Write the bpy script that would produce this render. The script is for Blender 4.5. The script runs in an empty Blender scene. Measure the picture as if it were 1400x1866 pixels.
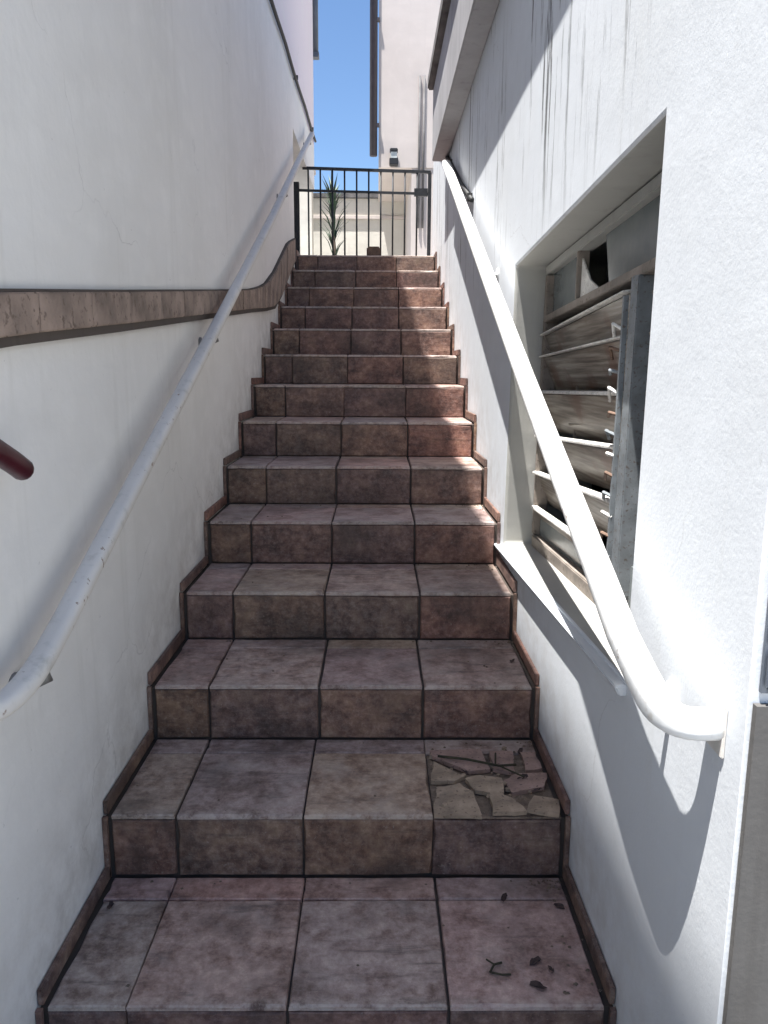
import bpy, bmesh, math, random
from mathutils import Vector, Matrix
random.seed(7)
S = bpy.context.scene
C = S.collection

# ------------------------------------------------------------------ camera
cam = bpy.data.cameras.new('camera')
camo = bpy.data.objects.new('camera', cam); C.objects.link(camo); S.camera = camo
TH, YAW, ROLL = 0.1806, 0.0088, -0.0052
fw = Vector((math.sin(YAW) * math.cos(TH), math.cos(YAW) * math.cos(TH), -math.sin(TH)))
rt0 = Vector((math.cos(YAW), -math.sin(YAW), 0)); up0 = rt0.cross(fw)
rt = rt0 * math.cos(ROLL) - up0 * math.sin(ROLL); up = rt.cross(fw)
camo.matrix_world = Matrix(((rt.x, up.x, -fw.x, 0.6802), (rt.y, up.y, -fw.y, -1.3913),
                            (rt.z, up.z, -fw.z, 1.2966), (0, 0, 0, 1)))
cam.sensor_fit = 'HORIZONTAL'; cam.sensor_width = 24.0; cam.lens = 24.0 * 1407.17 / 1400
cam.clip_start = 0.02; cam.clip_end = 1000

# ------------------------------------------------------------------ sky, sun, exposure
SUN = Vector((1.0, 0.84, -5.15)).normalized()          # direction the light travels
elev = math.asin(-SUN.z); az = math.atan2(-SUN.x, -SUN.y)
w = bpy.data.worlds.new('World'); S.world = w; w.use_nodes = True
nt = w.node_tree; nt.nodes.clear()
sky = nt.nodes.new('ShaderNodeTexSky'); sky.sky_type = 'NISHITA'; sky.sun_disc = False
sky.sun_elevation = elev; sky.sun_rotation = az
sky.air_density = 1.0; sky.dust_density = 0.0; sky.ozone_density = 6.0
bg = nt.nodes.new('ShaderNodeBackground'); bg.inputs['Strength'].default_value = 0.062
wo = nt.nodes.new('ShaderNodeOutputWorld')
nt.links.new(sky.outputs[0], bg.inputs[0]); nt.links.new(bg.outputs[0], wo.inputs[0])
sl = bpy.data.lights.new('sun', 'SUN'); sl.energy = 5.0; sl.angle = math.radians(0.5); sl.color = (1.0, 0.975, 0.94)
so = bpy.data.objects.new('sun', sl); C.objects.link(so)
so.rotation_euler = SUN.to_track_quat('-Z', 'Y').to_euler(); so.location = (-3, -2, 12)
S.view_settings.view_transform = 'Standard'; S.view_settings.look = 'None'
S.view_settings.gamma = 1; S.view_settings.use_curve_mapping = False
S.view_settings.exposure = 1.63
S.render.engine = 'CYCLES'
S.cycles.max_bounces = 10; S.cycles.diffuse_bounces = 6

# ------------------------------------------------------------------ helpers
def tag(o, label=None, cat=None, group=None, kind=None):
    if label: o['label'] = label
    if cat: o['category'] = cat
    if group: o['group'] = group
    if kind: o['kind'] = kind
    return o

def empty(name, loc, label, cat, group=None):
    o = bpy.data.objects.new(name, None); C.objects.link(o); o.location = loc
    o.empty_display_size = 0.1
    return tag(o, label, cat, group)

def link(name, me, m=None, parent=None, loc=None):
    o = bpy.data.objects.new(name, me); C.objects.link(o)
    if m and not me.materials: me.materials.append(m)
    if parent:
        o.parent = parent
        o.location = (Vector(loc) if loc else Vector((0, 0, 0)))
    elif loc: o.location = loc
    return o

def mesh(name, verts, faces, smooth=False):
    me = bpy.data.meshes.new(name); me.from_pydata([tuple(v) for v in verts], [], faces)
    bm = bmesh.new(); bm.from_mesh(me); bmesh.ops.recalc_face_normals(bm, faces=bm.faces)
    bm.to_mesh(me); bm.free()
    if smooth:
        for p in me.polygons: p.use_smooth = True
    return me

class MB:
    def __init__(s): s.v = []; s.f = []
    def add(s, vs, fs):
        n = len(s.v); s.v += [Vector(v) for v in vs]; s.f += [tuple(i + n for i in f) for f in fs]; return s
    def box(s, a, b):
        x0, y0, z0 = a; x1, y1, z1 = b
        return s.add([(x0,y0,z0),(x1,y0,z0),(x1,y1,z0),(x0,y1,z0),(x0,y0,z1),(x1,y0,z1),(x1,y1,z1),(x0,y1,z1)],
                     [(0,3,2,1),(4,5,6,7),(0,1,5,4),(1,2,6,5),(2,3,7,6),(3,0,4,7)])
    def prism(s, poly, axis, t0, t1):
        # polygon (2d, other two axes in order) extruded along axis
        def P(p, t):
            return (t, p[0], p[1]) if axis == 'X' else ((p[0], t, p[1]) if axis == 'Y' else (p[0], p[1], t))
        n = len(poly)
        vs = [P(p, t0) for p in poly] + [P(p, t1) for p in poly]
        fs = [tuple(range(n)), tuple(range(2 * n - 1, n - 1, -1))] + [(i, (i + 1) % n, n + (i + 1) % n, n + i) for i in range(n)]
        return s.add(vs, fs)
    def tube(s, pts, r, n=8, r1=None):
        pts = [Vector(p) for p in pts]; rings = []
        for i, p in enumerate(pts):
            t = (pts[min(i + 1, len(pts) - 1)] - pts[max(i - 1, 0)]).normalized()
            a = Vector((0, 0, 1)) if abs(t.z) < .9 else Vector((1, 0, 0))
            u = t.cross(a).normalized(); v = t.cross(u)
            rr = r if r1 is None else r + (r1 - r) * i / (len(pts) - 1)
            rings.append([p + (u * math.cos(2 * math.pi * k / n) + v * math.sin(2 * math.pi * k / n)) * rr for k in range(n)])
        return s.rings(rings)
    def rings(s, rings):
        n = len(rings[0]); vs = [v for r in rings for v in r]; fs = []
        for i in range(len(rings) - 1):
            for k in range(n):
                fs.append((i*n+k, i*n+(k+1) % n, (i+1)*n+(k+1) % n, (i+1)*n+k))
        fs.append(tuple(range(n))); fs.append(tuple(range(len(vs) - 1, len(vs) - n - 1, -1)))
        return s.add(vs, fs)
    def build(s, name, m, parent=None, smooth=False, bevel=0, loc=None):
        me = mesh(name, s.v, s.f, smooth)
        if bevel:
            bm = bmesh.new(); bm.from_mesh(me)
            bmesh.ops.bevel(bm, geom=bm.edges[:], offset=bevel, segments=2, affect='EDGES', clamp_overlap=True)
            bm.to_mesh(me); bm.free()
        return link(name, me, m, parent, loc)

def rib(path, wid, hei, round_=0.4, n=5):
    """rounded-rectangle bar swept along a path, its width kept level"""
    path = [Vector(p) for p in path]; rings = []
    prof = []
    r = min(wid, hei) * round_
    for cx, cy, a0 in ((wid/2-r, hei/2-r, 0), (-wid/2+r, hei/2-r, 90), (-wid/2+r, -hei/2+r, 180), (wid/2-r, -hei/2+r, 270)):
        for k in range(n):
            a = math.radians(a0 + 90 * k / (n - 1)); prof.append((cx + r * math.cos(a), cy + r * math.sin(a)))
    for i, p in enumerate(path):
        t = (path[min(i + 1, len(path) - 1)] - path[max(i - 1, 0)]).normalized()
        sd = t.cross(Vector((0, 0, 1))).normalized(); uu = sd.cross(t)
        rings.append([p + sd * a + uu * b for a, b in prof])
    return MB().rings(rings)

# ------------------------------------------------------------------ materials
def mat(name):
    m = bpy.data.materials.new(name); m.use_nodes = True
    n = m.node_tree; return m, n, n.nodes['Principled BSDF']
def N(nt, typ, **kw):
    n = nt.nodes.new(typ)
    for k, v in kw.items():
        if hasattr(n, k): setattr(n, k, v)
        else: n.inputs[k].default_value = v
    return n
def noise(nt, vec, scale, detail=4, rough=.55):
    n = N(nt, 'ShaderNodeTexNoise'); n.inputs['Scale'].default_value = scale
    n.inputs['Detail'].default_value = detail; n.inputs['Roughness'].default_value = rough
    nt.links.new(vec, n.inputs['Vector']); return n.outputs['Fac']
def ramp(nt, fac, stops):
    r = N(nt, 'ShaderNodeValToRGB'); e = r.color_ramp.elements
    while len(e) < len(stops): e.new(.5)
    for i, (p, c) in enumerate(stops):
        e[i].position = p; e[i].color = (*c, 1) if len(c) == 3 else c
    nt.links.new(fac, r.inputs[0]); return r.outputs[0]
def mix(nt, a, b, fac, mode='MIX'):
    m = N(nt, 'ShaderNodeMix'); m.data_type = 'RGBA'; m.blend_type = mode
    for s, v in ((m.inputs[0], fac), (m.inputs[6], a), (m.inputs[7], b)):
        if isinstance(v, (int, float)): s.default_value = v
        elif isinstance(v, tuple): s.default_value = (*v, 1)
        else: nt.links.new(v, s)
    return m.outputs[2]
def math_(nt, op, a, b=0.0):
    m = N(nt, 'ShaderNodeMath'); m.operation = op
    for s, v in ((m.inputs[0], a), (m.inputs[1], b)):
        if isinstance(v, (int, float)): s.default_value = v
        else: nt.links.new(v, s)
    return m.outputs[0]
def mapr(nt, v, a, b, c=0, d=1):
    m = N(nt, 'ShaderNodeMapRange'); nt.links.new(v, m.inputs[0])
    for i, x in enumerate((a, b, c, d)): m.inputs[i + 1].default_value = x
    return m.outputs[0]
def bump(nt, bs, h, strength, dist, prev=None):
    b = N(nt, 'ShaderNodeBump'); b.inputs['Strength'].default_value = strength; b.inputs['Distance'].default_value = dist
    nt.links.new(h, b.inputs['Height'])
    if prev: nt.links.new(prev, b.inputs['Normal'])
    nt.links.new(b.outputs[0], bs.inputs['Normal']); return b.outputs[0]
def coords(nt, kind='Object', scale=(1, 1, 1)):
    t = N(nt, 'ShaderNodeTexCoord'); mp = N(nt, 'ShaderNodeMapping'); mp.inputs['Scale'].default_value = scale
    nt.links.new(t.outputs[kind], mp.inputs[0]); return mp.outputs[0]

def plaster(name, base, dirt, dirt_amt=.35, streak=None, rough=.75, wave=.012, mould=False, upper=None, grime=False):
    m, n, b = mat(name); v = coords(n)
    big = noise(n, v, 1.3, 6); mid = noise(n, v, 9, 5); fine = noise(n, v, 120, 3)
    col = mix(n, base, dirt, mapr(n, big, .42, .78, 0, dirt_amt))
    col = mix(n, col, tuple(min(1, c * 1.07) for c in base), mapr(n, mid, .5, .75, 0, .6))
    # faint rain runs
    vs = coords(n, scale=(9, 9, .45)); st = noise(n, vs, 1.6, 6, .65)
    col = mix(n, col, dirt, mapr(n, st, .56, .8, 0, dirt_amt * .9))
    # small chips and scuffs
    vor = noise(n, v, 34, 3, .7)
    col = mix(n, col, tuple(c * .55 for c in dirt), mapr(n, vor, .71, .78, 0, .55))
    sep = N(n, 'ShaderNodeSeparateXYZ'); tc = N(n, 'ShaderNodeTexCoord'); n.links.new(tc.outputs['Object'], sep.inputs[0])
    if upper:
        col = mix(n, col, upper[1], mapr(n, sep.outputs[2], upper[0], upper[0] + .02, 0, 1))
    if grime:      # hairline cracks
        wv = N(n, 'ShaderNodeVectorMath'); wv.operation = 'ADD'
        nz = N(n, 'ShaderNodeTexNoise'); nz.inputs['Scale'].default_value = 7; nz.inputs['Detail'].default_value = 6; n.links.new(v, nz.inputs['Vector'])
        sc_ = N(n, 'ShaderNodeVectorMath'); sc_.operation = 'SCALE'; sc_.inputs[3].default_value = .16
        n.links.new(nz.outputs['Color'], sc_.inputs[0]); n.links.new(v, wv.inputs[0]); n.links.new(sc_.outputs[0], wv.inputs[1])
        vr = N(n, 'ShaderNodeTexVoronoi'); vr.feature = 'DISTANCE_TO_EDGE'; vr.inputs['Scale'].default_value = 1.15; n.links.new(wv.outputs[0], vr.inputs['Vector'])
        cr = math_(n, 'MULTIPLY', mapr(n, vr.outputs['Distance'], .0, .0035, 1, 0), mapr(n, noise(n, v, 1.9, 3), .50, .60, 0, 1))
        col = mix(n, col, (.22, .20, .18), math_(n, 'MULTIPLY', cr, .28))
    # hand-trowel sweeps
    tr = noise(n, coords(n, scale=(1, 1.0, 5.5)), 2.6, 5, .6)
    col = mix(n, col, tuple(c * .93 for c in base), mapr(n, tr, .5, .72, 0, .5))
    if grime:      # splash dirt and scuffs that follow the line of the steps
        h = math_(n, 'SUBTRACT', sep.outputs[2], math_(n, 'MULTIPLY', sep.outputs[1], .415))
        gm = math_(n, 'MULTIPLY', mapr(n, h, .02, .34, 1, 0), mapr(n, noise(n, v, 11, 6, .7), .40, .68, 0, 1))
        col = mix(n, col, (.30, .255, .21), math_(n, 'MULTIPLY', gm, .38))
    if mould:
        vm = coords(n, scale=(12, 12, .8)); ms = noise(n, vm, 1.5, 8, .75)
        zone = noise(n, coords(n, scale=(1, 2.3, .35)), 1.5, 2)
        f = math_(n, 'MULTIPLY', mapr(n, ms, .555, .60, 0, 1), mapr(n, zone, .38, .50, 0, 1))
        f = math_(n, 'MULTIPLY', f, mapr(n, sep.outputs[2], 1.66, 2.02, 0, 1))
        f = math_(n, 'MULTIPLY', f, mapr(n, sep.outputs[1], .12, .32, 0, 1))
        col = mix(n, col, (.10, .10, .10), math_(n, 'MULTIPLY', f, .92))
    n.links.new(col, b.inputs['Base Color']); b.inputs['Roughness'].default_value = rough
    b.inputs['Specular IOR Level'].default_value = .3
    p = bump(n, b, big, 1, wave * 2); p = bump(n, b, mid, .7, wave * .25, p); bump(n, b, fine, .35, .0012, p)
    return m

M = {}
M['left'] = plaster('left_plaster', (.79, .77, .735), (.60, .58, .53), .4, wave=.012, upper=(3.66, (.74, .66, .69)), grime=True)
M['right'] = plaster('right_plaster', (.62, .645, .675), (.53, .535, .52), .35, mould=True, wave=.003, grime=True)
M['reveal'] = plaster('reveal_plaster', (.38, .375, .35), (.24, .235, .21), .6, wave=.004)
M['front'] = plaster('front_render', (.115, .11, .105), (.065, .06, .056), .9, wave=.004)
M['far_beige'] = plaster('beige_plaster', (.56, .505, .47), (.42, .37, .34), .4, wave=.004)
M['far_cream'] = plaster('cream_plaster', (.60, .58, .52), (.45, .42, .37), .6)
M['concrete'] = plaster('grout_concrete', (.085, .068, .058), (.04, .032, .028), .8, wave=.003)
M['yard'] = plaster('yard_concrete', (.40, .39, .37), (.28, .27, .25), .8, wave=.004)

def simple(name, col, rough=.5, metal=0, var=.25, sc=14, bmp=.4, bd=.001, spec=.5, dirt=None, rust=False):
    m, n, b = mat(name); v = coords(n)
    f = noise(n, v, sc, 5); g = noise(n, v, sc * 6, 4)
    c = mix(n, tuple(x * (1 - var) for x in col), tuple(min(1, x * (1 + var * .6)) for x in col), mapr(n, f, .3, .7))
    if dirt: c = mix(n, c, dirt, mapr(n, g, .58, .68, 0, .8))
    if rust:
        k = math_(n, 'MULTIPLY', mapr(n, noise(n, v, 38, 6, .7), .635, .66, 0, 1), mapr(n, noise(n, v, 4.5, 3), .46, .58, 0, 1))
        c = mix(n, c, (.19, .105, .06), math_(n, 'MULTIPLY', k, .85))
        c = mix(n, c, (.42, .39, .34), mapr(n, noise(n, v, 16, 6, .7), .56, .72, 0, .6))
    n.links.new(c, b.inputs['Base Color']); b.inputs['Roughness'].default_value = rough
    b.inputs['Metallic'].default_value = metal; b.inputs['Specular IOR Level'].default_value = spec
    bump(n, b, g, bmp, bd); return m
M['white_paint'] = simple('white_rail_paint', (.80, .80, .78), .42, 0, .06, 5, .5, .0012, dirt=(.62, .59, .53), rust=True)
M['grey_paint'] = simple('grey_rail_paint', (.66, .625, .58), .7, 0, .06, 5, .5, .0012, dirt=(.55, .53, .49), rust=True)
M['steel_frame'] = simple('dull_blue_grey_frame', (.20, .22, .235), .6, .1, .3, 20, dirt=(.10, .07, .055))
M['left_bracket'] = simple('dull_steel', (.25, .24, .23), .6, .2)
M['iron'] = simple('black_iron', (.022, .024, .028), .55, .3, .4, 30)
M['cable'] = simple('black_cable', (.02, .02, .02), .6)
M['rust'] = simple('rusty_metal', (.16, .10, .07), .75, .2, .5, 20, dirt=(.06, .035, .025))
M['maroon'] = simple('maroon_plastic', (.045, .004, .009), .35, 0, .3, 10)
M['dark_pipe'] = simple('dark_pipe_paint', (.035, .028, .038), .5)
M['fascia_face'] = plaster('fascia_plaster', (.40, .39, .395), (.2, .19, .185), .9, wave=.004)
M['band'] = simple('weathered_band_tile', (.30, .225, .18), .85, 0, .45, 9, 1, .004, dirt=(.11, .075, .055))
M['fascia'] = simple('weathered_fascia', (.12, .115, .115), .8, 0, .5, 6, .8, .003, dirt=(.08, .07, .065))
M['roof'] = simple('weathered_roof_tile', (.15, .14, .135), .85, 0, .5, 8, .8, .004)
M['wood'] = simple('old_window_wood', (.24, .205, .175), .75, 0, .35, 12, .8, .002, dirt=(.1, .07, .05))
M['interior'] = simple('dark_room_plaster', (.30, .32, .30), .9)
M['shutter'] = simple('blue_grey_shutter', (.10, .115, .14), .5, .2, .2, 9)
M['leaf_dry'] = simple('dead_leaf', (.05, .03, .028), .8)
M['twig'] = simple('twig_bark', (.04, .035, .02), .9)
M['palm'] = simple('green_leaf', (.035, .075, .035), .55, 0, .4, 7)
M['bark'] = simple('brown_bark', (.09, .065, .045), .9)
M['lamp_glass'] = simple('lantern_glass', (.55, .58, .55), .2)
M['mortar'] = simple('exposed_mortar', (.20, .15, .115), .95, 0, .5, 30, 1, .004, dirt=(.09, .06, .04))

def slat_mat():
    m, n, b = mat('louvre_glass'); v = coords(n, scale=(1, .035, 1))
    v2 = coords(n)
    f = noise(n, v, 85, 5); g = noise(n, v2, 5, 4)
    c = ramp(n, f, [(.36, (.085, .068, .054)), (.5, (.19, .16, .13)), (.66, (.33, .30, .26))])
    c = mix(n, c, (.12, .055, .035), mapr(n, g, .56, .66, 0, .7))
    n.links.new(c, b.inputs['Base Color']); b.inputs['Roughness'].default_value = .38
    bump(n, b, f, .5, .001); return m
M['slat'] = slat_mat()
M['slat_edge'] = simple('louvre_edge', (.72, .70, .66), .5, 0, .3, 25, dirt=(.3, .24, .19))
def glass():
    m, n, b = mat('dusty_glass'); v = coords(n)
    g = noise(n, v, 4, 5)
    c = mix(n, (.10, .12, .125), (.22, .24, .24), mapr(n, g, .35, .7))
    n.links.new(c, b.inputs['Base Color']); b.inputs['Roughness'].default_value = .18
    return m
M['glass'] = glass()

def tile_mat(name, tread):
    m, n, b = mat(name)
    oi = N(n, 'ShaderNodeObjectInfo'); tc = N(n, 'ShaderNodeTexCoord')
    off = N(n, 'ShaderNodeVectorMath'); off.operation = 'SCALE'; off.inputs[3].default_value = 1
    comb = N(n, 'ShaderNodeCombineXYZ')
    for i in range(3): n.links.new(math_(n, 'MULTIPLY', oi.outputs['Random'], (37., 61., 23.)[i]), comb.inputs[i])
    add = N(n, 'ShaderNodeVectorMath'); add.operation = 'ADD'
    n.links.new(tc.outputs['Object'], add.inputs[0]); n.links.new(comb.outputs[0], add.inputs[1]); v = add.outputs[0]
    f1 = noise(n, v, 11, 9, .72); f2 = noise(n, v, 42, 7, .75); f3 = noise(n, v, 110, 4, .7)
    rot = N(n, 'ShaderNodeMapping'); rot.inputs['Rotation'].default_value = (0, 0, .6); rot.inputs['Scale'].default_value = (4, 26, 8)
    n.links.new(v, rot.inputs[0]); cl = noise(n, rot.outputs[0], 1.2, 6, .7)
    if tread: st = [(.34, (.12, .066, .050)), (.44, (.29, .205, .17)), (.51, (.44, .35, .31)), (.58, (.52, .43, .38)), (.70, (.64, .56, .50))]  # treads paler than risers: sky sheen painted into the slate colour
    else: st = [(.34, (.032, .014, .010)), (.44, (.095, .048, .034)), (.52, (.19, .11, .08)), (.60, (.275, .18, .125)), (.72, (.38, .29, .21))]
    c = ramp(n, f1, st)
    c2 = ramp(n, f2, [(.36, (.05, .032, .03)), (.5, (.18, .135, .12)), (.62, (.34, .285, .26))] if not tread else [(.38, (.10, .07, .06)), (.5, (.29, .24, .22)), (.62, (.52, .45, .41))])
    c = mix(n, c, c2, .42)
    hue = ramp(n, oi.outputs['Random'], [(0, (1.18, .86, .80)), (.22, (.92, .92, .92)), (.4, (1.0, .90, .74)), (.58, (1.08, .88, .90)), (.78, (.84, .80, .84)), (1, (1.22, 1.05, .92))])
    c = mix(n, c, hue, .95, 'MULTIPLY')
    c = mix(n, c, (.035, .022, .02), mapr(n, cl, .55, .70, 0, .6))            # slate clefts
    c = mix(n, c, (.36, .31, .27), mapr(n, f3, .60, .74, 0, .6))              # pale chips
    # dirt that sits in the corners of each tile's length (world noise)
    geo = N(n, 'ShaderNodeNewGeometry'); wn = noise(n, geo.outputs['Position'], 3.2, 5, .6)
    c = mix(n, c, (.05, .036, .03), mapr(n, wn, .50, .68, 0, .6))
    if tread:      # nosing highlight painted along the front edge, and dusty patches
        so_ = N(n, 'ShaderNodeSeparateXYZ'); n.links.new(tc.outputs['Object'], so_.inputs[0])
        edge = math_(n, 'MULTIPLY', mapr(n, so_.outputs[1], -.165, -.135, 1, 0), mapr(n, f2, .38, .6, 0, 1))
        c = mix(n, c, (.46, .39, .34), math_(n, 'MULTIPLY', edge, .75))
        c = mix(n, c, (.42, .37, .34), mapr(n, noise(n, geo.outputs['Position'], 5.5, 6, .7), .52, .7, 0, .45))
    n.links.new(c, b.inputs['Base Color'])
    n.links.new(mapr(n, f2, .3, .7, .34 if tread else .42, .62 if tread else .7), b.inputs['Roughness'])
    b.inputs['Specular IOR Level'].default_value = .45
    p = bump(n, b, f1, .8, .006); p = bump(n, b, cl, .6, .0035, p); bump(n, b, f3, .5, .0012, p)
    return m
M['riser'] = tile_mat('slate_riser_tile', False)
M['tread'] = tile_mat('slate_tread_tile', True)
M['ochre'] = simple('ochre_slate', (.34, .255, .185), .6, 0, .45, 18, .9, .003, dirt=(.10, .06, .035))
M['rosy'] = simple('rosy_slate', (.33, .22, .185), .6, 0, .4, 16, .9, .003, dirt=(.09, .05, .04))

# ------------------------------------------------------------------ dimensions of the stair
T, R, W0 = 0.419, 0.174, 1.16
XL, XR = -0.02, 1.18
NS = 13

# ------------------------------------------------------------------ ground: one sheet, stepping up behind the stair
gv = []; gf = []
xs = [-250, 250]; prof = [(-250, -.19), (.3, -.19), (1.2, -.15), (5.6, 1.7), (6.0, 2.2), (250, 2.2)]
for y, z in prof:
    for x in xs: gv.append((x, y, z))
for i in range(5): gf.append((2*i, 2*i+1, 2*i+3, 2*i+2))
g = link('ground', mesh('ground', gv, gf), M['yard']); tag(g, kind='structure')
pv = MB().box((-.5, 6.95, 2.18), (8, 7.9, 2.245)); o = pv.build('pavement', M['yard']); tag(o, kind='structure')

# ------------------------------------------------------------------ left wall
lw = empty('wall', (XL, 0, 0), 'tall grey white plaster wall of the building on the left, with a tiled band along it', 'wall')
def lp(b, n, m, **k): return b.build(n, m, lw, loc=(-XL, 0, 0), **k)
wprof = [(-2.2, -.3), (5.36, -.3), (5.36, 3.24), (7.55, 3.24), (7.55, 6.56), (-2.2, 6.56)]
lp(MB().prism(wprof, 'X', -4, XL), 'plaster_face', M['left'])
# tiled band that climbs gently then sweeps up to the landing
def band_z(y):
    pts = [(-3, 1.10, 1.02), (.09, 1.437, 1.359), (.7, 1.496, 1.414), (2.53, 1.681, 1.588), (2.97, 1.728, 1.63), (3.45, 1.80, 1.67), (3.9, 1.93, 1.72), (4.3, 2.08, 1.84), (4.75, 2.25, 2.02), (5.45, 2.40, 2.27)]
    for a, c in zip(pts, pts[1:]):
        if a[0] <= y <= c[0]:
            t = (y - a[0]) / (c[0] - a[0]); return a[1] + (c[1] - a[1]) * t, a[2] + (c[2] - a[2]) * t
    return pts[-1][1:]
y = -1.3
while y < 5.2:
    L = .30 if y < 2.9 else .2
    y1 = min(y + L, 5.34)
    a, c = band_z(y + .003), band_z(y1 - .003)
    j = random.uniform(-.003, .003)
    poly = [(y + .0015, a[1]), (y1 - .0015, c[1]), (y1 - .0015, c[0]), (y + .0015, a[0])]
    cy = (y + y1) / 2
    bb = MB().prism([(p - cy, z) for p, z in poly], 'X', 0, .026 + j)
    o = bb.build('band_tile', M['band'], lw, bevel=.003, loc=(0, cy, 0))
    y = y1
mb = MB()                                            # band's mortar bed, with a dark lower strip added as its shadow
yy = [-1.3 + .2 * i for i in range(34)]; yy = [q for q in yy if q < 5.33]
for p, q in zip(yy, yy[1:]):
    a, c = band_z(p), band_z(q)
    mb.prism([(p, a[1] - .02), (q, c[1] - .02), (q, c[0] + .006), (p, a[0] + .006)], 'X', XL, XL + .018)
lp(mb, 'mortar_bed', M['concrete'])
# conduit clipped on the wall
cb = empty('cable', (XL + .02, 4, 3.61), 'thin black cable strung level high on the left wall', 'cable')
mb = MB(); pts = []
for i in range(30):
    yv = 2.2 + i * 5.3 / 29; pts.append((0, yv - 4, (yv - 4) * .036 - .02 * math.sin((yv * 2.0) % math.pi)))
mb.tube(pts, .013, 6); mb.build('cable_run', M['cable'], cb, smooth=True)
for yv in (2.35, 3.92, 5.49, 7.06):
    MB().box((-.022, yv - 4 - .008, (yv - 4) * .036 - .016), (.016, yv - 4 + .008, (yv - 4) * .036 + .016)).build('cable_clip', M['cable'], cb)
# bluish downpipe at the end of that wall
dp = empty('downpipe', (XL + .02, 7.60, 2.25), 'slim blue grey pipe on the far corner of the left wall, against the sky', 'pipe')
MB().tube([(0, 0, 2.35), (0, 0, 3.5)], .035, 10).build('pipe_run', M['shutter'], dp, smooth=True)
MB().box((-.04, -.045, 2.33), (.04, .045, 2.38)).build('pipe_collar', M['shutter'], dp)

# maroon rail end poking in from the left
mr = empty('pipe_end', (.03, .01, 1.117), 'dark maroon rounded bar end jutting in at the left edge by the plaster wall', 'rail')
pts = [(-.05, -.50, .19), (-.02, -.27, .10), (0, -.09, .045), (.003, -.03, .016), (.004, .0, .0)]
b = MB()
P = [Vector(p) for p in pts]; d = (P[-1] - P[-2]).normalized()
ring_pts = P + [P[-1] + d * .008, P[-1] + d * .014, P[-1] + d * .017]; rad = [.021] * 5 + [.018, .012, .004]
rings = []
for i, p in enumerate(ring_pts):
    t = (ring_pts[min(i + 1, 7)] - ring_pts[max(i - 1, 0)]).normalized(); u = t.cross(Vector((1, 0, 0))).normalized(); v = t.cross(u)
    rings.append([p + (u * math.cos(k * math.pi / 7) + v * math.sin(k * math.pi / 7)) * rad[i] for k in range(14)])
b.rings(rings).build('grip', M['maroon'], mr, smooth=True)
MB().tube([(-.05, -.44, .16), (-.02, -.44, .16)], .03, 12).build('wall_plate', M['maroon'], mr, smooth=True)

# ------------------------------------------------------------------ staircase
st = empty('staircase', (W0 / 2, 0, 0), 'long straight outdoor stair clad in reddish brown slate tiles between two walls', 'staircase')
def tile_mesh(w, h, t=.012, c=.0028, name='tile', seg=4):
    # slab with a chamfered, hand-cut looking rim; its face looks +Z
    a, b_ = w / 2, h / 2
    base = []
    cor = [(-a, -b_), (a, -b_), (a, b_), (-a, b_)]
    for i in range(4):
        p, q = cor[i], cor[(i + 1) % 4]
        for k in range(seg): base.append((p[0] + (q[0] - p[0]) * k / seg, p[1] + (q[1] - p[1]) * k / seg))
    n = len(base); j = lambda s_: random.uniform(-s_, s_)
    low, mid, top = [], [], []
    for x_, y_ in base:
        chip = random.uniform(.002, .0055) if random.random() < .09 else 0
        dx, dy = j(.0009), j(.0009)
        sx = (x_ > 0) - (x_ < 0); sy = (y_ > 0) - (y_ < 0)
        kx = sx if abs(abs(x_) - a) < 1e-6 else 0; ky = sy if abs(abs(y_) - b_) < 1e-6 else 0
        low.append((x_, y_, 0))
        mid.append((x_ + dx - kx * chip * .5, y_ + dy - ky * chip * .5, t - c - chip))
        top.append((x_ + dx - kx * (c + chip), y_ + dy - ky * (c + chip), t + j(.0004)))
    v = low + mid + top
    f = [tuple(range(n - 1, -1, -1)), tuple(range(2 * n, 3 * n))]
    for i in range(n):
        k = (i + 1) % n; f += [(i, k, n + k, n + i), (n + i, n + k, 2 * n + k, 2 * n + i)]
    return mesh(name, v, f)
XS = [0, .168, .498, .829, 1.16]
G = .0028
TM = {}
def get_tile(kind, w, h, m):
    k = (kind, round(w, 3), round(h, 3))
    v = TM.setdefault(k, [])
    if len(v) < 6:
        me = tile_mesh(w, h, name=kind); me.materials.append(m); v.append(me); return me
    return random.choice(v)
def put(name, me, parent, loc, rot):
    o = bpy.data.objects.new(name, me); C.objects.link(o); o.parent = parent; o.location = loc; o.rotation_euler = rot; return o
core_me = None
RH = .33
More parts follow.
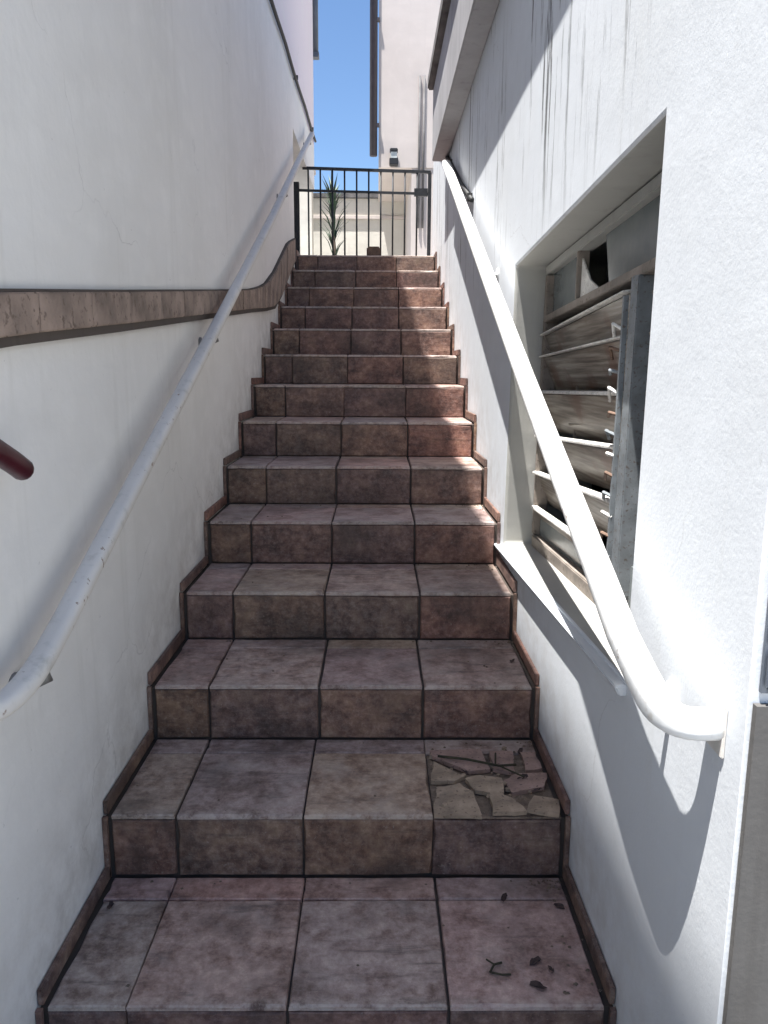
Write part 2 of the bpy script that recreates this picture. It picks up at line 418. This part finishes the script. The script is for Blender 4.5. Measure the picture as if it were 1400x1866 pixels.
for i in range(0, NS + 1):
    top = i == NS
    depth = T if not top else 1.45
    y0, z0 = i * T, i * R
    sp = MB().box((XL + .0015, y0 + .012, z0 - R - (.25 if i else .0)), (XR - .0015, y0 + depth + .011, z0 - .012)) \
        .build('step', M['concrete'], st, loc=(-W0/2, 0, 0))
    rj = [x + (random.uniform(-.006, .006) if 0 < k < 4 else 0) for k, x in enumerate(XS)]
    # riser tiles
    for a, b_ in zip(rj, rj[1:]):
        wd, hh = b_ - a - 2 * G, R - .012 - 2 * G
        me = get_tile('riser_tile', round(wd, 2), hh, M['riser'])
        put('riser_tile', me, sp, ((a + b_) / 2, y0 + .012, z0 - R/2 - .006 - .0), (math.pi/2 + random.uniform(-.006, .006), 0, random.uniform(-.004, .004)))
    # tread tiles
    yb = 0
    rows = [(0, RH), (RH, T)] if not top else [(0, .33), (.33, .66), (.66, .99), (.99, 1.32)]
    for r0, r1 in rows:
        for k, (a, b_) in enumerate(zip(rj, rj[1:])):
            if i == 1 and k == 3 and r0 == 0: continue          # the broken one
            wd, hh = b_ - a - 2 * G, r1 - r0 - 2 * G + (.0 if r0 else .001)
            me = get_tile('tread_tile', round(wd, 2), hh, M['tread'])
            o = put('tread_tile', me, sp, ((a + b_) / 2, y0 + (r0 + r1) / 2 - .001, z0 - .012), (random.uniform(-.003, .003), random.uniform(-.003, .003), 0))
    # skirting on both walls
    for side in (0, 1):
        x0 = XL + .0015 if side == 0 else XR - .0135
        hh = .038 + random.uniform(-.006, .006)
        b = MB().box((0, .001, .0), (.012, depth - .004 if not top else 1.3, hh))
        o = b.build('skirting_tile', M['riser'], sp, bevel=.002, loc=(x0, y0, z0 + .001))
        # sliver of skirting beside the riser
        b = MB().box((0, -.012, 0), (.012, -.001, R - .002))
        b.build('skirting_tile', M['riser'], sp, loc=(x0, y0, z0 - R + .001))
    if i == 1:
        # smashed tile: exposed bed and shards
        x0, x1 = rj[3] + G, rj[4] - G; ya, yb = y0 + .003, y0 + .327
        MB().box((x0, ya, z0 - .0118), (x1, yb, z0 - .006)).build('mortar_bed', M['mortar'], sp)
        X = lambda u, v: (x0 + (x1 - x0) * u, ya + (yb - ya) * v)
        shards = [([(0,0),(.40,0),(.36,.30),(.22,.42),(.03,.40)], M['ochre']), ([(0,.44),(.20,.46),(.33,.56),(.02,.80)], M['ochre']),
                  ([(.43,0),(.72,0),(.66,.20),(.47,.27)], M['ochre']), ([(.38,.34),(.62,.26),(.60,.50),(.40,.58),(.27,.47)], M['ochre']),
                  ([(.04,.86),(.36,.62),(.52,.64),(.50,1),(.02,1)], M['rosy']), ([(.56,.66),(.74,.60),(.78,.98),(.55,1)], M['rosy']),
                  ([(.66,.30),(.96,.34),(1,.62),(.78,.64),(.64,.50)], M['rosy']), ([(.76,0),(1,0),(1,.22),(.80,.22)], M['ochre']),
                  ([(.84,.70),(1,.68),(1,1),(.86,1)], M['rosy'])]
        def rag(pp):        # break every straight side into a ragged one
            out = []
            for p, q in zip(pp, pp[1:] + pp[:1]):
                out.append(p)
                for t_ in (.33, .66):
                    out.append((p[0] + (q[0] - p[0]) * t_ + random.uniform(-.0035, .0035), p[1] + (q[1] - p[1]) * t_ + random.uniform(-.0035, .0035)))
            return out
        for pl, mm in shards:
            P2 = [X(p[0] + random.uniform(-.025, .025), p[1] + random.uniform(-.03, .03)) for p in pl]; cx = sum(p[0] for p in P2) / len(P2); cy = sum(p[1] for p in P2) / len(P2)
            b = MB().prism([((p[0] - cx) * .975, (p[1] - cy) * .975) for p in rag(P2)], 'Z', 0, .012)
            o = b.build('tile_shard', mm, sp, loc=(cx, cy, z0 - .0055 + random.uniform(-.002, .006)))
            o.rotation_euler = (random.uniform(-.06, .06), random.uniform(-.06, .06), random.uniform(-.12, .12))
# lower landing in front of the first riser
ll = MB().box((XL + .0015, -1.0, -.188), (XR - .0015, .0, -R - .013)).build('lower_landing', M['concrete']); tag(ll, kind='structure')
for ry in range(3):
    for k, (a, b_) in enumerate(zip(XS, XS[1:])):
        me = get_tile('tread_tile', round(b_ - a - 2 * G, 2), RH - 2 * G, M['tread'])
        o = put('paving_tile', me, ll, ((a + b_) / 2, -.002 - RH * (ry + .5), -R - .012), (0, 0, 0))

# ------------------------------------------------------------------ right house
rh = empty('house', (XR, 0, 0), 'sunlit white plastered house wall on the right with a recessed louvre window', 'house')
def rp(b, n, m, parent=None, **k): return b.build(n, m, parent or rh, loc=(-XR, 0, 0) if parent is None else None, **k)
YN, YF = -.42, 6.1
ZT = 3.6
wt = {'BL': (1.668, .622), 'BR': (.087, .681), 'TR': (.031, 1.744), 'TL': (1.472, 1.676)}
wBL, wBR, wTR, wTL = (1.60, .625), (.075, .685), (.050, 1.742), (1.53, 1.676)
TH_W = .34
b = MB()
# wall as four prisms round the opening, sharing edges
Zb = -.3
outer = [(YF, Zb), (YN, Zb), (YN, ZT), (YF, ZT)]; inner = [wBL, wBR, wTR, wTL]
vs = [(XR, *p) for p in outer + inner] + [(XR + TH_W, *p) for p in outer + inner]
fs = []
for k in range(4):
    j = (k + 1) % 4
    fs += [(k, j, 4 + j, 4 + k), (8 + k, 12 + k, 12 + j, 8 + j), (k, 8 + k, 8 + j, j), (4 + k, 4 + j, 12 + j, 12 + k)]
b.add(vs, fs)
wallo = rp(b, 'wall', M['right'])
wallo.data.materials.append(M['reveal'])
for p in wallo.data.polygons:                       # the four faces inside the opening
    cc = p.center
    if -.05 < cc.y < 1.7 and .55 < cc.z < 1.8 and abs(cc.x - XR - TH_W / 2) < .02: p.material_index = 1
mod = wallo.modifiers.new('bevel', 'BEVEL'); mod.width = .012; mod.segments = 3; mod.limit_method = 'ANGLE'
# the rest of the house volume and its front
rp(MB().box((XR + TH_W + .001, YN + .02, Zb), (7, YF, ZT)), 'house_body', M['interior']) if False else None
# room behind the window: five inner faces
mb = MB().box((XR + TH_W + .002, -.36, .3), (XR + 2.3, 2.6, 2.3))
mb.f = [f for k, f in enumerate(mb.f) if k != 5]
rp(mb, 'room', M['interior'])
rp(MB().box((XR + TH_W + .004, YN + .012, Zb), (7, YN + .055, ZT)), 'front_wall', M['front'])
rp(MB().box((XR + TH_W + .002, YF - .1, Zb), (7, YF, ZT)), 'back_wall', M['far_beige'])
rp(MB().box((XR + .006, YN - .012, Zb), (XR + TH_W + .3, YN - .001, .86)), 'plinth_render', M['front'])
sh = rp(MB().box((XR + .012, YN - .008, .877), (XR + TH_W + .3, YN - .001, 2.2)), 'shutter', M['shutter'])
for k in range(22):
    z = .885 + k * .06
    MB().box((XR + .014, YN - .018, z), (XR + TH_W + .29, YN - .0085, z + .05)).build('shutter_slat', M['shutter'], sh, bevel=.003)
# jettied fascia + roof over the side wall
rp(MB().box((1.070, -.75, 2.80), (XR - .001, 4.6, 3.28)), 'fascia', M['fascia_face'], bevel=.006)
rp(MB().box((1.03, -.85, 3.285), (7, 4.62, 3.37)), 'roof_edge', M['roof'], bevel=.01)
rp(MB().box((XR, -.8, 3.605), (7, YF + .1, 3.66)), 'roof_slab', M['roof'])
# sill
def tz(y, zb): return zb - .045 * (y - .8)   # slight fall of the window
zs = .652
sillp = [(1.165, 0), (1.33, 0), (1.33, .03), (1.155, .022)]
v0 = [(x, 1.84, tz(1.84, zs) + z - .028) for x, z in sillp]; v1 = [(x, .06, tz(.06, zs) + z - .028) for x, z in sillp]
rp(MB().add(v0 + v1, [(0,1,2,3),(7,6,5,4),(0,4,5,1),(1,5,6,2),(2,6,7,3),(3,7,4,0)]), 'sill', M['right'], bevel=.003)

# louvre window
XW = 1.31
win = bpy.data.objects.new('louvre_window', None); C.objects.link(win); win.parent = rh; win.location = (XW - XR, .8, 0)
def wp(b, n, m, **k):
    o = b.build(n, m, win, **k); o.location = (-XW, -.8, 0); return o
def bar(y0, z0, y1, z1, w, x0, x1):
    d = Vector((y1 - y0, z1 - z0)).normalized(); nn = Vector((-d.y, d.x)) * w / 2
    return MB().prism([(y0 + nn.x, z0 + nn.y), (y0 - nn.x, z0 - nn.y), (y1 - nn.x, z1 - nn.y), (y1 + nn.x, z1 + nn.y)], 'X', x0, x1)
wp(bar(1.575, .67, 1.505, 1.64, .035, XW - .02, XW + .03), 'frame_side', M['wood'], bevel=.003)
wp(bar(.098, .73, .075, 1.70, .035, XW - .02, XW + .03), 'frame_side', M['wood'], bevel=.003)
wp(bar(.06, 1.722, 1.52, 1.658, .03, XW - .021, XW + .031), 'frame_head', M['reveal'], bevel=.003)
wp(bar(.11, .70, 1.56, .645, .05, XW - .025, XW + .035), 'frame_foot', M['wood'], bevel=.003)
wp(bar(1.09, 1.52, 1.085, 1.672, .022, XW - .015, XW + .02), 'mullion', M['wood'], bevel=.002)
wp(bar(.10, 1.545, 1.50, 1.485, .024, XW - .024, XW + .024), 'transom', M['wood'], bevel=.002)
# upper fixed glass, and one broken pane beside the mullion
wp(MB().prism([(.10, 1.56), (.80, 1.53), (.86, 1.69), (.10, 1.715)], 'X', XW + .004, XW + .009), 'glass_pane', M['glass'])
wp(MB().prism([(1.10, 1.505), (1.49, 1.49), (1.49, 1.655), (1.095, 1.675)], 'X', XW + .004, XW + .009), 'glass_pane', M['glass'])
wp(MB().prism([(1.075, 1.515), (.86, 1.527), (.97, 1.565), (1.07, 1.64)], 'X', XW - .004, XW + .001), 'glass_shard', M['slat_edge'])
wp(MB().prism([(.12, .72), (1.55, .665), (1.56, .775), (.12, .835)], 'X', XW + .004, XW + .009), 'glass_pane', M['glass'])
levels = [1.465, 1.372, 1.235, 1.085, .945, .80]
hts = [.095, .125, .14, .135, .125, .10]
for k, z in enumerate(levels):
    ya, yb = 1.53 + (1.465 - z) * .06, .555
    if k == 5: yb = .70
    hgt = hts[k] * 1.04
    tilt = [.40, .42, .38, .46, .42, .5][k]
    dx, dz = math.sin(tilt) * hgt, math.cos(tilt) * hgt
    sk = random.uniform(-.012, .012)
    v = []
    for yy_, s_ in ((ya, -sk), (yb, sk)):
        zz = tz(yy_, z) + s_ + .045 * 0
        x0 = XW - .015
        v += [(x0, yy_, zz), (x0 + dx, yy_, zz - dz), (x0 + dx + .006, yy_, zz - dz + .002), (x0 + .006, yy_, zz + .003)]
    # blade hangs inward and down from its lip
    sl_ = wp(MB().add(v, [(0,1,2,3),(7,6,5,4),(0,4,5,1),(1,5,6,2),(2,6,7,3),(3,7,4,0)]), 'slat', M['slat'])
    lip = []; LH = .009 if k < 2 else .013
    for yy_, s_ in ((ya, -sk), (yb, sk)):
        zz = tz(yy_, z) + s_; x0 = XW - .033
        lip += [(x0, yy_, zz + .004), (x0 + .024, yy_, zz + .004), (x0 + .024, yy_, zz + LH + .003), (x0, yy_, zz + LH)]
    wp(MB().add(lip, [(0,1,2,3),(7,6,5,4),(0,4,5,1),(1,5,6,2),(2,6,7,3),(3,7,4,0)]), 'slat', M['slat_edge'], bevel=.002)
# thin loose blades between
for z, ya, yb, sk in ((1.185, 1.40, .56, .01), (1.15, 1.25, .58, .008), (1.03, 1.35, .56, -.015), (.875, 1.5, .62, .01)):
    v = []
    for yy_, s_ in ((ya, -sk), (yb, sk)):
        zz = tz(yy_, z) + s_; x0 = XW + .02
        v += [(x0, yy_, zz), (x0 + .05, yy_, zz - .045), (x0 + .055, yy_, zz - .043), (x0 + .006, yy_, zz + .004)]
    wp(MB().add(v, [(0,1,2,3),(7,6,5,4),(0,4,5,1),(1,5,6,2),(2,6,7,3),(3,7,4,0)]), 'slat', M['slat'])
# second post with its blade clips, and the nearer bank of blades behind the wall edge
wp(bar(.505, .74, .475, 1.52, .055, XW - .03, XW + .03), 'mullion', M['steel_frame'], bevel=.003)
wp(bar(1.215, .70, 1.20, 1.45, .012, XW + .03, XW + .045), 'mullion', M['wood'])
wp(bar(.552, .74, .535, 1.48, .012, XW - .036, XW - .024), 'clip_rail', M['steel_frame'])
for k in range(13):
    z = 1.40 - k * .052
    y_ = .555 + random.uniform(-.004, .006)
    cpt = [(XW - .03, y_ - .01, z), (XW - .048, y_ + .012 + random.uniform(-.01, .015), z + random.uniform(.004, .016)), (XW - .034, y_ + .045 + random.uniform(-.012, .012), z - random.uniform(.0, .022))]
    wp(MB().tube(cpt, .0045, 6), 'blade_clip', (M['slat_edge'], M['rust'], M['steel_frame'])[k % 3])
for k, z in enumerate(levels):
    v = []
    for yy_ in (.445, .12):
        zz = tz(yy_, z); x0 = XW + .0
        v += [(x0, yy_, zz), (x0 + .06, yy_, zz - .115), (x0 + .066, yy_, zz - .113), (x0 + .006, yy_, zz + .004)]
    wp(MB().add(v, [(0,1,2,3),(7,6,5,4),(0,4,5,1),(1,5,6,2),(2,6,7,3),(3,7,4,0)]), 'slat', M['slat'])

# ------------------------------------------------------------------ handrails
def bend(p0, p1, p2, n=8):
    p0, p1, p2 = map(Vector, (p0, p1, p2))
    return [(1-t)**2 * p0 + 2*t*(1-t) * p1 + t*t * p2 for t in [k / n for k in range(n + 1)]]
g = 'white handrails on the stair walls'
hr = empty('handrail', (XR, 0, .85), 'bright white handrail in full sun on the right wall, crossing the louvre window', 'handrail', g)
x = 1.112
path = [(x, 3.86, 2.605), (x, 3.0, 2.222), (x, 1.9, 1.726), (x, .889, 1.275), (x, .318, 1.025), (x, .039, .905), (x, -.10, .842), (x, -.20, .812), (x, -.265, .796)] + \
       bend((x, -.265, .796), (x, -.338, .786), (XR - .02, -.34, .792))[1:] + [(XR + .004, -.34, .792)]
rb = rib([Vector(p) - Vector((XR, 0, .85)) for p in path], .054, .040)
rb.build('rail', M['white_paint'], hr, smooth=True)
def bracket(parent, org, xr, xw, y, z, m, s):
    # s=+1 wall at larger x
    b = MB().tube([Vector((xr, y, z - .015)) - org, Vector((xr, y, z - .055)) - org, Vector(((xr + xw) / 2, y, z - .07)) - org, Vector((xw, y, z - .07)) - org], .009, 8)
    br = b.build('bracket', m, parent, smooth=True)
    pl = MB().tube([Vector((xw - s * .006, y, z - .07)) - org, Vector((xw + s * .001, y, z - .07)) - org], .026, 14)
    o = pl.build('wall_plate', m, br, smooth=True)
org = Vector((XR, 0, .85))
for yv in (3.5, 1.95, -.17):
    zv = .85 + (yv + .1) * .446 if yv > 0 else .83
    bracket(hr, org, x, XR, yv, zv, M['white_paint'], 1)
MB().box((-.005, -.368, -.10), (.001, -.308, -.02)).build('end_plate', M['grey_paint'], hr, bevel=.002)
# left rail
hl = empty('handrail', (XL, 0, .75), 'pale grey handrail in the shade along the left wall, passing over the tiled band', 'handrail', g)
xl = .048; org = Vector((XL, 0, .75))
path = [(xl, 6.45, 3.50), (xl, 5.2, 2.965), (xl, 3.5, 2.215), (xl, 1.8, 1.50), (xl, .6, 1.005), (xl, .1, .795), (xl, .0, .757)] + \
       bend((xl, .0, .757), (xl, -.17, .70), (XL - .004, -.19, .735))[1:]
rib([Vector(p) - org for p in path], .046, .038).build('rail', M['grey_paint'], hl, smooth=True)
for yv, zv in ((6.3, 3.43), (4.25, 2.54), (1.72, 1.468), (.02, .765)):
    bracket(hl, org, xl, XL, yv, zv, M['left_bracket'], -1)

# cable on the shaded upper part of right wall
cb2 = empty('cable', (XR - .012, 4.2, 2.7), 'dark cable running down the shaded top of the right wall beside the handrail', 'cable')
MB().tube([(0, 1.35, .52), (0, .6, .225), (0, 0, -.005), (0, -.8, -.33), (0, -1.33, -.52)], .014, 7).build('cable_run', M['cable'], cb2, smooth=True)
for q, z in ((1.2, .46), (0, -.005), (-1.25, -.49)):
    MB().box((-.016, q - .01, z - .02), (.013, q + .01, z + .02)).build('cable_clip', M['cable'], cb2)

# ------------------------------------------------------------------ gate at the top
ZL = NS * R
gt = empty('gate', (.53, 6.6, ZL), 'black iron bar gate closing the passage at the top of the stair', 'gate')
def gp(b, n, **k): return b.build(n, M['iron'], gt, **k)
gx0, gx1 = -.12, 1.19
L = lambda x_, z_: (x_ - .53, 0, z_ - ZL)
def gbar(x0, z0, x1, z1, w):
    d = Vector((x1 - x0, z1 - z0)).normalized(); q = Vector((-d.y, d.x)) * w / 2
    return MB().prism([(x0 - .53 + q.x, z0 - ZL + q.y), (x0 - .53 - q.x, z0 - ZL - q.y), (x1 - .53 - q.x, z1 - ZL - q.y), (x1 - .53 + q.x, z1 - ZL + q.y)], 'Y', -w / 2, w / 2)
gp(gbar(-.06, 3.235, gx1 + .0, 3.205, .026), 'top_rail')
gp(gbar(gx0, 3.03, gx1 - .02, 3.005, .022), 'middle_rail')
gp(gbar(gx0, 2.36, gx1, 2.36, .024), 'bottom_rail')
gp(gbar(gx1 - .01, 2.27, gx1 - .01, 3.20, .034), 'post')
gp(MB().box((-.70, -.03, .0), (-.625, .03, .84)), 'post')
gp(MB().box((gx1 - .53 - .16, -.02, .72), (gx1 - .53 - .03, .02, .79)), 'latch_box')
for k in range(10):
    bx = -.005 + .118 * k
    ztop = 3.232 - k * .0028
    gp(MB().tube([(bx - .53, 0, .06), (bx - .53, 0, ztop - ZL)], .0085, 8), 'bar', smooth=True)
MB_ = MB().box((.58, 5.55, ZL + .002), (.70, 5.63, ZL + .09)).build('doorstop', M['rust'], bevel=.012)
tag(MB_, 'small dark brown block lying on the top landing before the gate', 'block')

# ------------------------------------------------------------------ beyond the gate
bh = empty('house', (.9, 9.3, ZL), 'pinkish beige house beyond the gate with an upper floor hanging over the lane', 'house')
def bp(b, n, m, **k): return b.build(n, m, bh, loc=(-.9, -9.3, -ZL), **k)
bp(MB().box((.68, 9.0, 3.83), (6, 13, 9)), 'upper_floor', M['far_beige'])
bp(MB().box((1.10, 9.012, 2.2), (6, 12.9, 3.829)), 'lower_wall', M['far_beige'])
bp(MB().box((.60, 8.93, 8.98), (6.1, 13.1, 9.12)), 'roof', M['roof'])
o = bp(MB().tube([(.615, 8.98, 3.96), (.615, 8.98, 8.95)], .048, 12), 'downpipe', M['dark_pipe'], smooth=True)
for z in (4.3, 5.5, 7.0):
    bp(MB().box((.60, 8.95, z), (.69, 8.998, z + .04)), 'pipe_bracket', M['dark_pipe'])
for xx in (1.19, 1.245):
    bp(MB().tube([(xx, 8.985, 3.1), (xx, 8.985, 4.9)], .014, 8), 'conduit', M['fascia'], smooth=True)
lt = empty('wall_lantern', (.87, 8.9, 3.9), 'small dark wall lantern under the overhanging floor beyond the gate', 'lamp')
MB().box((-.05, -.03, .09), (.05, .09, .13)).build('cap', M['iron'], lt, bevel=.008)
MB().box((-.04, -.02, .015), (.04, .06, .088)).build('lantern_glass', M['lamp_glass'], lt)
MB().box((-.055, -.035, -.06), (.055, .09, .013)).build('base', M['iron'], lt, bevel=.006)
# boundary wall across the lane
bw = empty('boundary_wall', (0, 11, ZL - .05), 'low cream boundary wall with a coping across the lane behind the gate', 'wall')
MB().box((-6, 0, 0), (5, .22, 1.66)).build('wall_face', M['far_cream'], bw)
MB().box((-6, -.04, 1.662), (5, .26, 1.73)).build('coping', M['fascia'], bw, bevel=.006)
MB().box((-6, -.03, 1.36), (5, -.001, 1.41)).build('moulding', M['far_beige'], bw, bevel=.004)
gpst = empty('gate_pier', (-.42, 10.6, ZL - .05), 'cream square pier standing left of the boundary wall beyond the gate', 'pillar')
MB().box((-.35, -.15, 0), (.13, .15, 1.93)).build('shaft', M['far_cream'], gpst)
MB().box((-.39, -.19, 1.932), (.17, .19, 2.0)).build('cap', M['far_beige'], gpst, bevel=.01)
# plant
pt = empty('yucca', (.14, 8.2, ZL - .04), 'slim dark green yucca with narrow leaves just behind the gate', 'plant')
MB().tube([(.06, 0, 0), (.03, .01, .35), (.0, 0, .7)], .03, 8, .02).build('stem', M['bark'], pt, smooth=True)
for k in range(70):
    a = random.uniform(0, 2 * math.pi); h = random.uniform(.35, 1.05); ln = random.uniform(.22, .42)
    upv = random.uniform(.8, 2.6)
    d = Vector((math.cos(a) * .5, math.sin(a) * .5, upv)).normalized()
    p0 = Vector((.03 - .03 * h, 0, h)); sd = d.cross(Vector((0, 0, 1))).normalized() * .014
    pm = p0 + d * ln * .55; pe = p0 + d * ln + Vector((math.cos(a) * .05, math.sin(a) * .05, -.03))
    q = d.cross(sd).normalized() * .004
    me = mesh('leaf', [p0 - sd * .6, p0 + sd * .6, pm + sd, pm - sd, pe, pm + q], [(0, 1, 5), (1, 2, 5), (3, 0, 5), (2, 4, 5), (4, 3, 5)])
    link('leaf', me, M['palm'], pt)

# ------------------------------------------------------------------ litter on the first tread
def leaf(x_, y_, z_, s, rot, label):
    n = 9; v = [(0, 0, .004)]; f = []
    for k in range(n):
        a = 2 * math.pi * k / n; r_ = s * (1 + .35 * math.sin(2 * a + rot) + random.uniform(-.15, .15))
        v.append((r_ * math.cos(a), r_ * .7 * math.sin(a), .002 + random.uniform(0, .007)))
    for k in range(n): f.append((0, 1 + k, 1 + (k + 1) % n))
    me = mesh('dead_leaf', v, f); o = link('dead_leaf', me, M['leaf_dry'], loc=(x_, y_, z_ + .001)); o.rotation_euler = (0, 0, rot)
    md = o.modifiers.new('thick', 'SOLIDIFY'); md.thickness = .0008
    tag(o, label, 'leaf', 'dead leaves on the stair')
leaf(1.035, .119, 0, .013, .4, 'curled dark dead leaf on the lowest tread, farthest left of the three by the skirting')
leaf(1.066, .095, 0, .009, 1.9, 'smallest dark dead leaf on the lowest tread, nearest the right skirting')
leaf(1.027, .049, 0, .016, 3.0, 'largest dark dead leaf near the front edge of the lowest tread')
leaf(1.00, .33, 0, .013, 1.1, 'reddish dead leaf at the back of the lowest tread below the riser')
leaf(1.09, .60, R, .016, .1, 'dead leaf lying over the cracked tile on the second tread')
tw = MB().tube([(0, 0, .006), (.012, .02, .008), (.03, .028, .006)], .0026, 6)
tw.tube([(.012, .02, .008), (-.004, .033, .010)], .002, 6)
tw.tube([(0, 0, .006), (.026, -.006, .005), (.045, -.004, .004)], .0022, 6)
tag(tw.build('twig', M['twig'], loc=(.93, .085, 0)), 'small forked twig lying on the lowest tread beside the dead leaves', 'twig')
tw = MB().tube([(0, 0, .006), (.08, -.03, .012), (.17, -.06, .008), (.22, -.05, .006)], .0035, 6)
tw.tube([(.17, -.06, .008), (.23, -.12, .007)], .0025, 6); tw.tube([(.16, -.055, .01), (.17, .01, .01)], .0025, 6)
tag(tw.build('twig', M['twig'], loc=(.86, .70, R + .010)), 'long thin twig across the broken tile on the second tread', 'twig')

# crumbs and grit gathered in the corners of the lower steps
gb = MB()
for k in range(230):
    i = random.choice((0, 0, 1, 1, 1, 2, 3, 4))
    if random.random() < .75: xx = XR - .02 - abs(random.gauss(0, .05))
    else: xx = random.uniform(.02, 1.1)
    yy_ = i * T + (random.uniform(.02, .40) if random.random() < .5 else .40 - abs(random.gauss(0, .02)))
    if i == 1 and random.random() < .5: xx = random.uniform(.85, 1.14); yy_ = T + random.uniform(.03, .38)
    s_ = random.uniform(.0018, .006); z = i * R + .001
    a = random.uniform(0, 6.28); ca, sa = math.cos(a) * s_, math.sin(a) * s_
    gb.add([(xx + ca, yy_ + sa, z), (xx - sa, yy_ + ca, z), (xx - ca * .8, yy_ - sa * .8, z), (xx + sa * 1.2, yy_ - ca, z), (xx, yy_, z + s_ * .8)],
           [(0, 1, 4), (1, 2, 4), (2, 3, 4), (3, 0, 4), (3, 2, 1, 0)])
o = gb.build('grit', M['mortar']); tag(o, 'crumbs of mortar and grit scattered in the corners of the steps', 'grit', kind='stuff')
for i, (lx, ly, st_, sz, rr, lab) in enumerate([
    (1.11, .33, 1, .014, 1.0, 'dead leaf in the right back corner of the second tread'),
    (.93, .22, 1, .011, 2.2, 'small dead leaf on the middle of the cracked tile'),
    (1.12, .12, 1, .013, .3, 'dead leaf by the right skirting beside the cracked tile'),
    (1.13, .30, 0, .012, 2.7, 'dead leaf in the right back corner of the lowest tread'),
    (1.13, .2, 2, .012, .9, 'dead leaf by the right skirting of the third tread'),
    (.03, .30, 0, .012, 1.5, 'dead leaf in the left back corner of the lowest tread')]):
    leaf(lx, st_ * T + ly, st_ * R, sz, rr, lab)

rb_ = MB()
for k in range(34):
    xx = .845 + random.random() * .30; yy_ = T + .02 + random.random() * .33; s_ = random.uniform(.004, .013); z = R + .001
    ring = []
    m_ = random.randint(4, 6); a0 = random.uniform(0, 6)
    lo = [(xx + math.cos(a0 + 6.283 * q / m_) * s_ * random.uniform(.7, 1.2), yy_ + math.sin(a0 + 6.283 * q / m_) * s_ * random.uniform(.6, 1.1), z) for q in range(m_)]
    h_ = s_ * random.uniform(.4, .9)
    hi = [(xx + (p[0] - xx) * .7, yy_ + (p[1] - yy_) * .7, z + h_) for p in lo]
    rb_.add(lo + hi, [tuple(range(m_ - 1, -1, -1)), tuple(range(m_, 2 * m_))] + [(q, (q + 1) % m_, m_ + (q + 1) % m_, m_ + q) for q in range(m_)])
o = rb_.build('rubble', M['ochre']); tag(o, 'small broken chips of tile strewn over the smashed tile on the second tread', 'rubble', kind='stuff')
